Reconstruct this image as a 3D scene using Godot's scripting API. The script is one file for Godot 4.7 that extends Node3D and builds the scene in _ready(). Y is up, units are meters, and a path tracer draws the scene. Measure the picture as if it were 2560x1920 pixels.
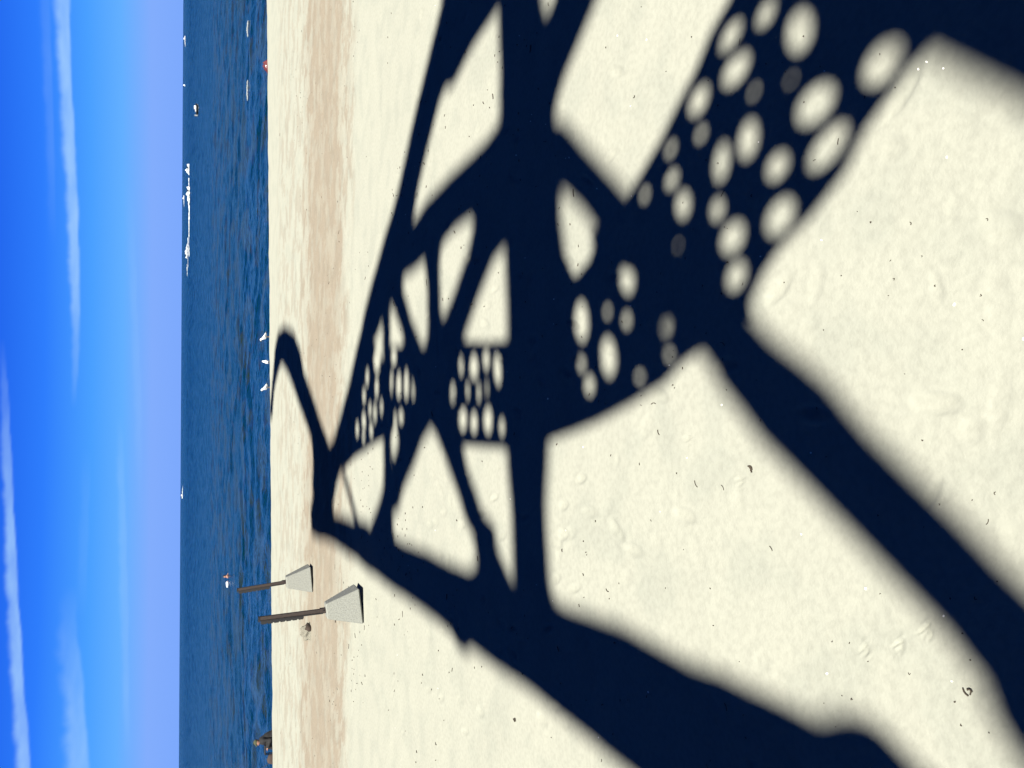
extends Node3D
# A beach seen with the camera turned on its side: sea and sky to the left, the shadow of a tall steel gantry on the sand.

const EXPOSURE = 3.1
const SEA = -0.9
var names = {}
var rng = RandomNumberGenerator.new()
var mats = {}

func _ready():
	rng.seed = 7
	# camera: held upright-on-its-side, looking 21 degrees down
	var pitch = deg_to_rad(21.06)
	var fwd = Vector3(0, -sin(pitch), -cos(pitch))
	var up = Vector3(0, cos(pitch), -sin(pitch))
	var side = Vector3.RIGHT
	var roll = deg_to_rad(0.33)
	var r2 = side * cos(roll) + up * sin(roll)
	var u2 = up * cos(roll) - side * sin(roll)
	var cam = Camera3D.new()
	cam.name = "camera"
	cam.fov = 48.14
	cam.near = 0.05
	cam.far = 60000.0
	cam.transform = Transform3D(Basis(-u2, r2, -fwd), Vector3(0, 2.8, 0))
	add_child(cam)
	cam.current = true
	# sky
	var env = Environment.new()
	env.background_mode = Environment.BG_SKY
	env.sky = Sky.new()
	env.sky.sky_material = PanoramaSkyMaterial.new()
	env.sky.sky_material.panorama = ImageTexture.create_from_image(sky_image())
	env.tonemap_mode = Environment.TONE_MAPPER_LINEAR
	env.tonemap_exposure = EXPOSURE
	env.sdfgi_enabled = true
	env.ssao_enabled = true
	env.ssil_enabled = true
	var we = WorldEnvironment.new()
	we.name = "world_environment"
	we.environment = env
	add_child(we)
	# sun: behind the camera and a little to its left, 55 degrees high
	var sun = DirectionalLight3D.new()
	sun.name = "sun"
	sun.light_energy = 1.6
	sun.light_color = Color(1.0, 0.98, 0.94)
	sun.light_angular_distance = 0.53
	sun.shadow_enabled = true
	add_child(sun)
	var az = deg_to_rad(5.0)
	var el = deg_to_rad(55.0)
	var dir = Vector3(sin(az) * cos(el), -sin(el), -cos(az) * cos(el))
	sun.look_at_from_position(Vector3.ZERO, dir, Vector3.UP)

	make_materials()
	build_beach()
	build_sea()
	build_tower()
	build_posts()
	build_rock()
	build_gulls()
	build_boats()
	build_people()
	build_foam()
	build_litter()

# ---------------------------------------------------------------- sky
const SKY_STOPS = [[0.0, 0.205, 0.40, 0.98], [1.7, 0.225, 0.42, 0.98], [3.3, 0.125, 0.43, 1.0], [5.0, 0.068, 0.35, 1.0], [7.5, 0.027, 0.205, 0.98], [9.7, 0.017, 0.14, 0.86], [20.0, 0.0045, 0.04, 0.22], [40.0, 0.0012, 0.010, 0.06], [90.0, 0.0005, 0.004, 0.024]]

func sky_at(e):
	var i = 0
	while i < SKY_STOPS.size() - 2 and e > SKY_STOPS[i + 1][0]:
		i += 1
	var a = SKY_STOPS[i]
	var b = SKY_STOPS[i + 1]
	var t = clampf((e - a[0]) / (b[0] - a[0]), 0.0, 1.0)
	return Vector3(lerpf(a[1], b[1], t), lerpf(a[2], b[2], t), lerpf(a[3], b[3], t))

# thin streaks of high cloud: [points [degrees right of straight out to sea, elevation, half width], strength, soft end in degrees]
const STREAKS = [
	[[[75.0, 6.4, 0.34], [21.6, 6.17, 0.30], [18.0, 6.15, 0.27], [14.2, 6.08, 0.25], [10.2, 5.91, 0.24], [6.2, 5.88, 0.20], [2.0, 5.81, 0.15], [-1.6, 5.95, 0.10]], 0.75, 8.0],
	[[[26.0, 7.05, 0.2], [8.0, 7.0, 0.15]], 0.12, 6.0],
	[[[2.5, 9.62, 0.12], [-4.8, 9.29, 0.20], [-11.4, 8.88, 0.22], [-17.8, 8.27, 0.24], [-21.6, 7.77, 0.26], [-80.0, 2.0, 0.4]], 0.7, 11.0],
	[[[-12.0, 5.95, 0.3], [-15.0, 5.91, 0.38], [-18.1, 5.5, 0.45], [-22.0, 5.14, 0.5], [-80.0, 2.0, 0.6]], 0.5, 8.0],
	[[[12.0, 2.95, 0.16], [-2.0, 2.4, 0.18], [-8.0, 2.3, 0.1]], 0.12, 6.0], [[[-2.0, 3.45, 0.12], [-5.0, 3.36, 0.16], [-12.0, 3.1, 0.18], [-22.0, 2.7, 0.12]], 0.2, 4.0], [[[-4.0, 5.2, 0.2], [-14.0, 5.3, 0.2]], 0.07, 3.0],
	[[[150.0, 14.0, 0.5], [95.0, 11.0, 0.4]], 0.4, 9.0], [[[-100.0, 9.0, 0.4], [-165.0, 13.0, 0.5]], 0.4, 9.0]]

func sky_image():
	var w = 4096
	var h = 2048
	var img = Image.create(w, h, false, Image.FORMAT_RGBF)
	for y in h:
		var c = sky_at(maxf(90.0 - (y + 0.5) / h * 180.0, 0.0)) / EXPOSURE
		img.fill_rect(Rect2i(0, y, w, 1), Color(c.x, c.y, c.z))
	var n = noise(3, 0.05, 4)
	var white = Vector3(0.36, 0.62, 1.0) / EXPOSURE
	for si in STREAKS.size():
		var s = STREAKS[si]
		for x in w:
			var a = wrapf((x + 0.5) / w * 360.0, -180.0, 180.0)   # the first column looks along -Z
			var p = s[0]
			if a >= p[0][0] or a <= p[-1][0]:
				continue
			var i = 0
			while a < p[i + 1][0]:
				i += 1
			var t = (a - p[i][0]) / (p[i + 1][0] - p[i][0])
			var mid_ = lerpf(p[i][1], p[i + 1][1], t) + 0.04 * n.get_noise_2d(a * 5.0, si * 50.0)
			var hw = lerpf(p[i][2], p[i + 1][2], t) * (1.0 + 0.28 * n.get_noise_2d(a * 5.0, si * 50.0 + 20.0))
			var ends = minf(1.0, minf(p[0][0] - a, a - p[-1][0]) / s[2])
			var r0 = int((90.0 - mid_ - hw * 2.2) / 180.0 * h)
			var r1 = int((90.0 - mid_ + hw * 2.2) / 180.0 * h) + 1
			for y in range(r0, r1 + 1):
				var e = 90.0 - (y + 0.5) / h * 180.0
				var d = (e - mid_) / hw
				# a cleaner lower edge, a ragged upper one
				var k = smoothstep(1.25, 0.75, -d) if d < 0.0 else smoothstep(2.0, 0.45, d + 0.4 * n.get_noise_2d(a * 16.0, e * 14.0))
				k *= s[1] * ends * (0.92 + 0.3 * n.get_noise_2d(a * 6.0, e * 25.0))
				var o = img.get_pixel(x, y)
				var c = Vector3(o.r, o.g, o.b).lerp(white, clampf(k, 0.0, 0.92))
				img.set_pixel(x, y, Color(c.x, c.y, c.z))
	return img

# ---------------------------------------------------------------- helpers
func numbered(called):
	names[called] = names.get(called, -1) + 1
	return called if names[called] == 0 else "%s_%03d" % [called, names[called]]

func thing(called, label, category, at = Vector3.ZERO, turn = 0.0, group = ""):
	var o = Node3D.new()
	o.name = numbered(called)
	add_child(o)
	o.position = at
	o.rotation.y = turn
	return tag(o, label, category, group)

func tag(o, label, category, group = ""):
	o.set_meta("label", label)
	o.set_meta("category", category)
	if group:
		o.set_meta("group", group)
	return o

func part(called, mesh, mat, parent, at = Vector3.ZERO):
	var o = MeshInstance3D.new()
	o.name = called
	o.mesh = mesh
	o.material_override = mat
	o.position = at
	parent.add_child(o, true)
	return o

func lin(r, g, b):
	return Color(r, g, b).linear_to_srgb()

func material(r, g, b, rough = 0.8, metal = 0.0):
	var m = StandardMaterial3D.new()
	m.albedo_color = lin(r, g, b)
	m.roughness = rough
	m.metallic = metal
	return m

func noise(sd, freq, oct = 4, kind = FastNoiseLite.TYPE_SIMPLEX_SMOOTH):
	var n = FastNoiseLite.new()
	n.seed = sd
	n.noise_type = kind
	n.frequency = freq
	n.fractal_octaves = oct
	return n

func tone_texture(sd, freq, low, high, size = 512, oct = 5):
	var img = noise(sd, freq, oct).get_seamless_image(size, size)
	img.convert(Image.FORMAT_RGB8)
	for y in size:
		for x in size:
			var v = lerpf(low, high, img.get_pixel(x, y).r)
			img.set_pixel(x, y, Color(v, v, v))
	img.generate_mipmaps()
	return ImageTexture.create_from_image(img)

func normal_texture(sd, freq, strength, size = 512, oct = 5):
	var img = noise(sd, freq, oct).get_seamless_image(size, size)
	img.convert(Image.FORMAT_RGBA8)
	img.bump_map_to_normal_map(strength)
	img.generate_mipmaps()
	return ImageTexture.create_from_image(img)

func make_materials():
	var m = material(0.237, 0.241, 0.202, 0.95)
	m.vertex_color_use_as_albedo = true
	m.albedo_texture = tone_texture(11, 0.035, 0.95, 1.03)
	m.uv1_triplanar = true
	m.uv1_world_triplanar = true
	m.uv1_scale = Vector3(0.9, 0.9, 0.9)
	m.normal_enabled = true
	m.normal_texture = normal_texture(12, 0.09, 3.0)
	m.normal_scale = 0.15
	m.metallic_specular = 0.15
	mats.sand = m
	m = material(1, 1, 1, 0.22)
	m.vertex_color_use_as_albedo = true
	m.metallic_specular = 0.5
	m.uv1_triplanar = true
	m.uv1_world_triplanar = true
	m.uv1_scale = Vector3(0.45, 0.45, 0.45)
	m.normal_enabled = true
	m.normal_texture = normal_texture(21, 0.012, 14.0)
	m.normal_scale = 1.7
	mats.sea = m
	m = m.duplicate()
	m.normal_scale = 1.0
	m.roughness = 0.18
	mats.shallows = m
	m = material(0.04, 0.033, 0.03, 0.6)
	mats.steel = m
	m = material(0.168, 0.174, 0.152, 0.9)
	m.albedo_texture = tone_texture(31, 0.06, 0.82, 1.12, 256)
	m.uv1_triplanar = true
	m.uv1_scale = Vector3(2.2, 2.2, 2.2)
	m.normal_enabled = true
	m.normal_texture = normal_texture(32, 0.12, 3.0, 256)
	mats.concrete = m
	m = material(0.022, 0.013, 0.009, 0.7)
	m.albedo_texture = tone_texture(41, 0.05, 0.7, 1.1, 256)
	m.uv1_triplanar = true
	m.uv1_scale = Vector3(3, 1, 3)
	mats.brown = m
	mats.black = material(0.004, 0.0035, 0.0035, 0.6)
	m = material(0.21, 0.20, 0.155, 0.9)
	m.albedo_texture = tone_texture(51, 0.05, 0.55, 1.05, 256)
	m.uv1_triplanar = true
	m.uv1_scale = Vector3(3, 3, 3)
	mats.rock = m
	mats.rock_shade = material(0.02, 0.012, 0.007, 0.9)  # dark brown that paints the shaded side of the rock
	mats.white = material(0.6, 0.6, 0.6, 0.6)
	mats.foam = material(0.5, 0.52, 0.52, 0.9)
	mats.thin_foam = material(0.22, 0.24, 0.24, 0.9)
	mats.grey = material(0.2, 0.21, 0.22, 0.7)
	mats.skin = material(0.2, 0.1, 0.07, 0.6)
	mats.navy = material(0.004, 0.004, 0.005, 0.9)
	mats.olive = material(0.03, 0.034, 0.014, 0.9)
	mats.red = material(0.06, 0.002, 0.004, 0.8)
	mats.yellow = material(0.55, 0.33, 0.05, 0.6)
	mats.green = material(0.03, 0.1, 0.035, 0.6)
	mats.twig = material(0.035, 0.026, 0.016, 0.9)
	mats.shell = material(0.75, 0.73, 0.68, 0.5)

func box(st, c, size, basis = Basis()):
	var h = size * 0.5
	for ax in 3:
		for s in [-1.0, 1.0]:
			var nrm = Vector3.ZERO
			nrm[ax] = s
			var a = Vector3.ZERO
			var b = Vector3.ZERO
			a[(ax + 1) % 3] = h[(ax + 1) % 3]
			b[(ax + 2) % 3] = h[(ax + 2) % 3]
			if s > 0:
				var t = a
				a = b
				b = t
			var o = nrm * h[ax]
			quad(st, c + basis * (o - a - b), c + basis * (o + a - b), c + basis * (o + a + b), c + basis * (o - a + b))

func quad(st, a, b, c, d):
	for p in [a, b, c, a, c, d]:
		st.add_vertex(p)

func tool():
	var st = SurfaceTool.new()
	st.begin(Mesh.PRIMITIVE_TRIANGLES)
	st.set_smooth_group(-1)
	return st

func done(st):
	st.generate_normals()
	return st.commit()

func box_mesh(c, size, basis = Basis()):
	var st = tool()
	box(st, c, size, basis)
	return done(st)

# a chamfered box: eight cut edges along its length (y)
func post_mesh(size, cut):
	var st = tool()
	var h = size * 0.5
	var ring = [Vector2(h.x - cut, -h.z), Vector2(h.x, -h.z + cut), Vector2(h.x, h.z - cut), Vector2(h.x - cut, h.z), Vector2(-h.x + cut, h.z), Vector2(-h.x, h.z - cut), Vector2(-h.x, -h.z + cut), Vector2(-h.x + cut, -h.z)]
	for i in 8:
		var p = ring[i]
		var q = ring[(i + 1) % 8]
		quad(st, Vector3(p.x, -h.y, p.y), Vector3(q.x, -h.y, q.y), Vector3(q.x, h.y, q.y), Vector3(p.x, h.y, p.y))
		for s in [-1.0, 1.0]:
			for v in ([Vector3(0, h.y, 0), Vector3(p.x, h.y, p.y), Vector3(q.x, h.y, q.y)] if s > 0 else [Vector3(0, -h.y, 0), Vector3(q.x, -h.y, q.y), Vector3(p.x, -h.y, p.y)]):
				st.add_vertex(v)
	return done(st)

func tube(pts, radii, seg = 8):
	var st = SurfaceTool.new()
	st.begin(Mesh.PRIMITIVE_TRIANGLES)
	st.set_smooth_group(0)
	var rings = []
	for i in pts.size():
		var d = (pts[mini(i + 1, pts.size() - 1)] - pts[maxi(i - 1, 0)]).normalized()
		var u = d.cross(Vector3(0.31, 0.9, 0.2)).normalized()
		var v = d.cross(u)
		var r = []
		for k in seg:
			var a = TAU * k / seg
			r.append(pts[i] + (u * cos(a) + v * sin(a)) * radii[i])
		rings.append(r)
	for i in pts.size() - 1:
		for k in seg:
			quad(st, rings[i][k], rings[i + 1][k], rings[i + 1][(k + 1) % seg], rings[i][(k + 1) % seg])
	for e in [0, pts.size() - 1]:
		for k in seg:
			st.add_vertex(pts[e])
			st.add_vertex(rings[e][k] if e else rings[e][(k + 1) % seg])
			st.add_vertex(rings[e][(k + 1) % seg] if e else rings[e][k])
	return done(st)

# one continuous skin over tapered bones [a, radius a, b, radius b], as surface nets
func skin(bones, cell, k):
	var lo = Vector3.INF
	var hi = -Vector3.INF
	for b in bones:
		for e in [[b[0], b[1]], [b[2], b[3]]]:
			lo = lo.min(e[0] - Vector3.ONE * (e[1] + cell * 2))
			hi = hi.max(e[0] + Vector3.ONE * (e[1] + cell * 2))
	var n = Vector3i(((hi - lo) / cell).ceil()) + Vector3i.ONE
	var f = PackedFloat32Array()
	f.resize(n.x * n.y * n.z)
	f.fill(1.0)
	for b in bones:
		var reach = maxf(b[1], b[3]) + cell * 3.0 + k
		var i0 = Vector3i(((b[0].min(b[2]) - Vector3.ONE * reach - lo) / cell).floor()).clamp(Vector3i.ZERO, n - Vector3i.ONE)
		var i1 = Vector3i(((b[0].max(b[2]) + Vector3.ONE * reach - lo) / cell).ceil()).clamp(Vector3i.ZERO, n - Vector3i.ONE)
		var ab = b[2] - b[0]
		var l2 = maxf(ab.length_squared(), 1e-9)
		for z in range(i0.z, i1.z + 1):
			for y in range(i0.y, i1.y + 1):
				for x in range(i0.x, i1.x + 1):
					var p = lo + Vector3(x, y, z) * cell
					var t = clampf((p - b[0]).dot(ab) / l2, 0.0, 1.0)
					var d = p.distance_to(b[0] + ab * t) - lerpf(b[1], b[3], t)
					var at = x + n.x * (y + n.y * z)
					var o = f[at]
					var h = maxf(k - absf(o - d), 0.0) / k
					f[at] = minf(o, d) - h * h * k * 0.25
	var st = SurfaceTool.new()
	st.begin(Mesh.PRIMITIVE_TRIANGLES)
	st.set_smooth_group(0)
	var ids = {}
	var step = [1, n.x, n.x * n.y]
	for z in n.z - 1:
		for y in n.y - 1:
			for x in n.x - 1:
				var at = x + n.x * (y + n.y * z)
				var inside = 0
				for c in 8:
					if f[at + (c & 1) + (n.x if c & 2 else 0) + (step[2] if c & 4 else 0)] < 0.0:
						inside += 1
				if inside == 0 or inside == 8:
					continue
				var sum = Vector3.ZERO
				var cnt = 0
				for c in 8:
					for ax in 3:
						if c & (1 << ax):
							continue
						var i = at + (c & 1) + (n.x if c & 2 else 0) + (step[2] if c & 4 else 0)
						var va = f[i]
						var vb = f[i + step[ax]]
						if (va < 0.0) != (vb < 0.0):
							var p = Vector3(c & 1, (c >> 1) & 1, (c >> 2) & 1)
							p[ax] += va / (va - vb)
							sum += p
							cnt += 1
				ids[at] = lo + (Vector3(x, y, z) + sum / cnt) * cell
	for at in ids:
		for ax in 3:
			var u = step[(ax + 1) % 3]
			var v = step[(ax + 2) % 3]
			var i = at
			if (f[i] < 0.0) == (f[i + step[ax]] < 0.0):
				continue
			if not (ids.has(i - u) and ids.has(i - v) and ids.has(i - u - v)):
				continue
			if f[i] < 0.0:
				quad(st, ids[i], ids[i - u], ids[i - u - v], ids[i - v])
			else:
				quad(st, ids[i], ids[i - v], ids[i - u - v], ids[i - u])
	st.index()
	return done(st)

# a sheet of rows x columns whose points and colours come from two callables
func sheet(rows, cols, place, paint):
	var v = PackedVector3Array()
	var nn = PackedVector3Array()
	var cc = PackedColorArray()
	var ix = PackedInt32Array()
	v.resize(rows * cols)
	nn.resize(rows * cols)
	if paint:
		cc.resize(rows * cols)
	for i in rows:
		for j in cols:
			var p = place.call(i, j)
			v[i * cols + j] = p
			if paint:
				cc[i * cols + j] = paint.call(p)
	for i in rows:
		for j in cols:
			var a = v[i * cols + mini(j + 1, cols - 1)] - v[i * cols + maxi(j - 1, 0)]
			var b = v[mini(i + 1, rows - 1) * cols + j] - v[maxi(i - 1, 0) * cols + j]
			var q = a.cross(b).normalized()
			nn[i * cols + j] = q if q.y > 0 else -q
	ix.resize((rows - 1) * (cols - 1) * 6)
	var t = 0
	for i in rows - 1:
		for j in cols - 1:
			var a = i * cols + j
			for q in [a, a + cols, a + 1, a + 1, a + cols, a + cols + 1]:
				ix[t] = q
				t += 1
	var arr = []
	arr.resize(Mesh.ARRAY_MAX)
	arr[Mesh.ARRAY_VERTEX] = v
	arr[Mesh.ARRAY_NORMAL] = nn
	if paint:
		arr[Mesh.ARRAY_COLOR] = cc
	arr[Mesh.ARRAY_INDEX] = ix
	var m = ArrayMesh.new()
	m.add_surface_from_arrays(Mesh.PRIMITIVE_TRIANGLES, arr)
	return m

func setting(called, mesh, mat):
	var o = part(called, mesh, mat, self)
	o.set_meta("kind", "structure")
	return o

# ---------------------------------------------------------------- the beach
var big = noise(61, 0.35, 3)
var mid = noise(62, 1.6, 3)
var fine = noise(63, 9.0, 3)
var streak = noise(64, 0.9, 4)
var streak2 = noise(65, 2.4, 4)
var prints = {}

func crest(x):
	return -30.45 - 0.135 * x - 0.0006 * x * x + 0.16 * big.get_noise_2d(x * 1.7, 5.0) + 0.12 * mid.get_noise_2d(x * 0.8, 9.0)

func sand_height(x, z):
	var past = crest(x) - z
	var y = 0.018 * big.get_noise_2d(x, z) + 0.0055 * mid.get_noise_2d(x, z)
	if z > -13.0:
		y += 0.002 * fine.get_noise_2d(x, z) * smoothstep(-13.0, -7.0, z)
	# low, ragged ridges of thrown-up coarse sand
	var band = smoothstep(-14.2, -15.4, z) * smoothstep(-25.5, -21.0, z)
	y += band * 0.012 * streak2.get_noise_2d(x * 0.8, z * 2.2)
	if past > -0.6:
		var s = past + 0.25
		y -= 0.18 * (sqrt(s * s + 0.06) + s) * 0.5
	var key = Vector2i(floori(x), floori(z))
	if prints.has(key):
		for p in prints[key]:
			var d = Vector2(x - p[0], z - p[1]).rotated(p[2])
			var q = Vector2(d.x / p[3], d.y / p[4]).length()
			if q < 1.9:
				y += p[5] * (-smoothstep(1.15, 0.35, q) + 0.22 * smoothstep(0.75, 1.1, q) * smoothstep(1.9, 1.15, q))
	return y

func add_print(x, z, turn, rx, rz, deep):
	var seen = {}
	for dx in [-0.4, 0.0, 0.4]:
		for dz in [-0.4, 0.0, 0.4]:
			var key = Vector2i(floori(x + dx), floori(z + dz))
			if seen.has(key):
				continue
			seen[key] = true
			if not prints.has(key):
				prints[key] = []
			prints[key].append([x, z, turn, rx, rz, deep])

func sand_paint(p):
	# coarse brown shell sand thrown up in a ragged band along the beach
	var edge = 0.9 * streak.get_noise_2d(p.x * 0.25, p.z * 0.6)
	var k = smoothstep(-15.0, -17.4, p.z + edge) * smoothstep(-22.5, -19.6, p.z + edge)
	var far = smoothstep(-14.6, -15.6, p.z + edge) * smoothstep(-29.0, -26.0, p.z)
	var patch = clampf(0.5 + 1.5 * streak.get_noise_2d(p.x * 0.9, p.z * 1.3) + 0.7 * streak2.get_noise_2d(p.x * 1.6, p.z * 2.4), 0.0, 1.0)
	var t = clampf(k * (0.7 + 0.4 * patch) + far * 0.45 * smoothstep(0.35, 0.9, patch), 0.0, 1.0)
	var c = Vector3(1, 1, 1).lerp(Vector3(0.77, 0.66, 0.61), t)
	# bleached and slightly greyer patches of dry sand
	var g = smoothstep(-0.1, 0.5, mid.get_noise_2d(p.x * 0.9 + 40.0, p.z * 0.9))
	c *= Vector3(1, 1, 1).lerp(Vector3(0.93, 0.94, 0.945), g)
	if p.y < -0.35:
		c *= 0.55   # wet sand by the water
	return Color(c.x, c.y, c.z)

func build_beach():
	# footprints: two walked lines, gull tracks and old trampled dents
	for line in [[-0.15, -2.6, 0.35, -7.5], [1.15, -2.7, 0.55, -3.6], [-2.6, -9.0, 3.5, -10.2], [-0.9, -4.4, -1.6, -10.0]]:
		var a = Vector2(line[0], line[1])
		var b = Vector2(line[2], line[3])
		var steps = int(a.distance_to(b) / 0.62)
		for i in steps + 1:
			var p = a.lerp(b, float(i) / maxi(steps, 1)) + (b - a).normalized().orthogonal() * (0.09 if i % 2 else -0.09)
			add_print(p.x + rng.randf_range(-0.04, 0.04), p.y, -(b - a).angle() + PI / 2 + rng.randf_range(-0.2, 0.2), 0.052, 0.135, 0.010)
	for i in 150:
		var z = -2.2 - 12.0 * pow(rng.randf(), 1.3)
		add_print(rng.randf_range(-0.5, 0.5) * (-z + 0.5), z, rng.randf_range(0, PI), rng.randf_range(0.03, 0.07), rng.randf_range(0.05, 0.13), rng.randf_range(0.002, 0.006))
	for i in 110:
		var z = rng.randf_range(-13.0, -5.0)
		add_print(rng.randf_range(-0.45, 0.45) * -z, z, rng.randf_range(-0.5, 0.5), rng.randf_range(0.035, 0.06), rng.randf_range(0.09, 0.14), rng.randf_range(0.006, 0.013))
	for t in [[-1.05, -2.75, 1.9], [-0.95, -2.62, 1.8], [-1.12, -2.95, 1.7], [-0.5, -3.9, 0.4], [-0.3, -4.4, 0.6]]:
		for toe in [-0.45, 0.0, 0.45]:
			var d = Vector2(0, 1).rotated(t[2] + toe)
			add_print(t[0] + d.x * 0.035, t[1] + d.y * 0.035, -(t[2] + toe), 0.009, 0.042, 0.007)
	var rows = 620
	var cols = 620
	var place = func(i, j):
		var d = 1.6 * pow(25.0, i / (rows - 1.0))
		var x = tan(deg_to_rad(lerpf(-33.0, 33.0, j / (cols - 1.0)))) * (d + 0.6)
		return Vector3(x, sand_height(x, -d), -d)
	setting("beach_sand", sheet(rows, cols, place, sand_paint), mats.sand)
	# the rest of the beach, out of view, laid under the edges of the sheet above
	var wide = func(i, j):
		var z = lerpf(60.0, -40.5, i / 80.0)
		var x = (j - 60.0) / 60.0
		x = 400.0 * x * absf(x)
		var y = -0.09
		var past = crest(x) - z
		if past > -0.5:
			y -= 0.18 * maxf(past + 0.5, 0.0)
		return Vector3(x, y, z)
	setting("beach_ground", sheet(81, 121, wide, sand_paint), mats.sand)

# ---------------------------------------------------------------- the sea
var weed = noise(74, 0.09, 3)

func sea_paint(p):
	# blue-green water, with olive patches where weed and sand lie close under the surface
	var k = smoothstep(0.0, 0.22, weed.get_noise_2d(p.x * 3.2, p.z * 1.7)) if p.z > -120.0 else 0.0
	var c = Vector3(0.0026, 0.0118, 0.0155).lerp(Vector3(0.0105, 0.0165, 0.002), k)
	return Color(c.x, c.y, c.z)

func build_sea():
	var chop = noise(71, 0.16, 3)
	var swell = noise(72, 0.05, 2)
	var rip = noise(73, 1.1, 2)
	var rows = 560
	var cols = 460
	var surface = func(x, z):
		var d = -z
		var y = SEA
		var near = smoothstep(160.0, 45.0, d)
		# long crests along the shore, broken up by noise
		var ph = d * 1.05 + 9.6 * swell.get_noise_2d(x * 2.0, z)
		y += near * 0.065 * sin(ph) * (0.6 + 0.8 * swell.get_noise_2d(x * 3.0 + 50.0, z * 2.0))
		y += (0.075 + 0.5 * smoothstep(50.0, 600.0, d)) * chop.get_noise_2d(x * 1.5, z * 1.3)
		if d < 130.0:
			y += 0.02 * rip.get_noise_2d(x * 1.2, z * 1.5) * smoothstep(130.0, 60.0, d)
		return Vector3(x, y, z)
	# ruffled open water begins off the calmer shallows
	var place = func(i, j):
		var a = lerpf(-32.0, 32.0, j / (cols - 1.0))
		var d = 57.0 * pow(58.0, i / (rows - 1.0))
		return surface.call(tan(deg_to_rad(a)) * d, -d)
	setting("sea", sheet(rows, cols, place, sea_paint), mats.sea)
	var calm = func(i, j):
		var a = lerpf(-32.0, 32.0, j / (cols - 1.0))
		var d = lerpf(33.0, 57.0, i / 159.0)
		return surface.call(tan(deg_to_rad(a)) * d, -d)
	setting("sea_shallows", sheet(160, cols, calm, sea_paint), mats.shallows)
	var far = func(i, j):
		var d = 30.0 * pow(1500.0, i / 30.0)
		return Vector3((j - 20.0) / 20.0 * 2.6 * d, SEA - 0.12, -d)
	setting("sea_far", sheet(31, 41, far, sea_paint), mats.sea)

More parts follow.
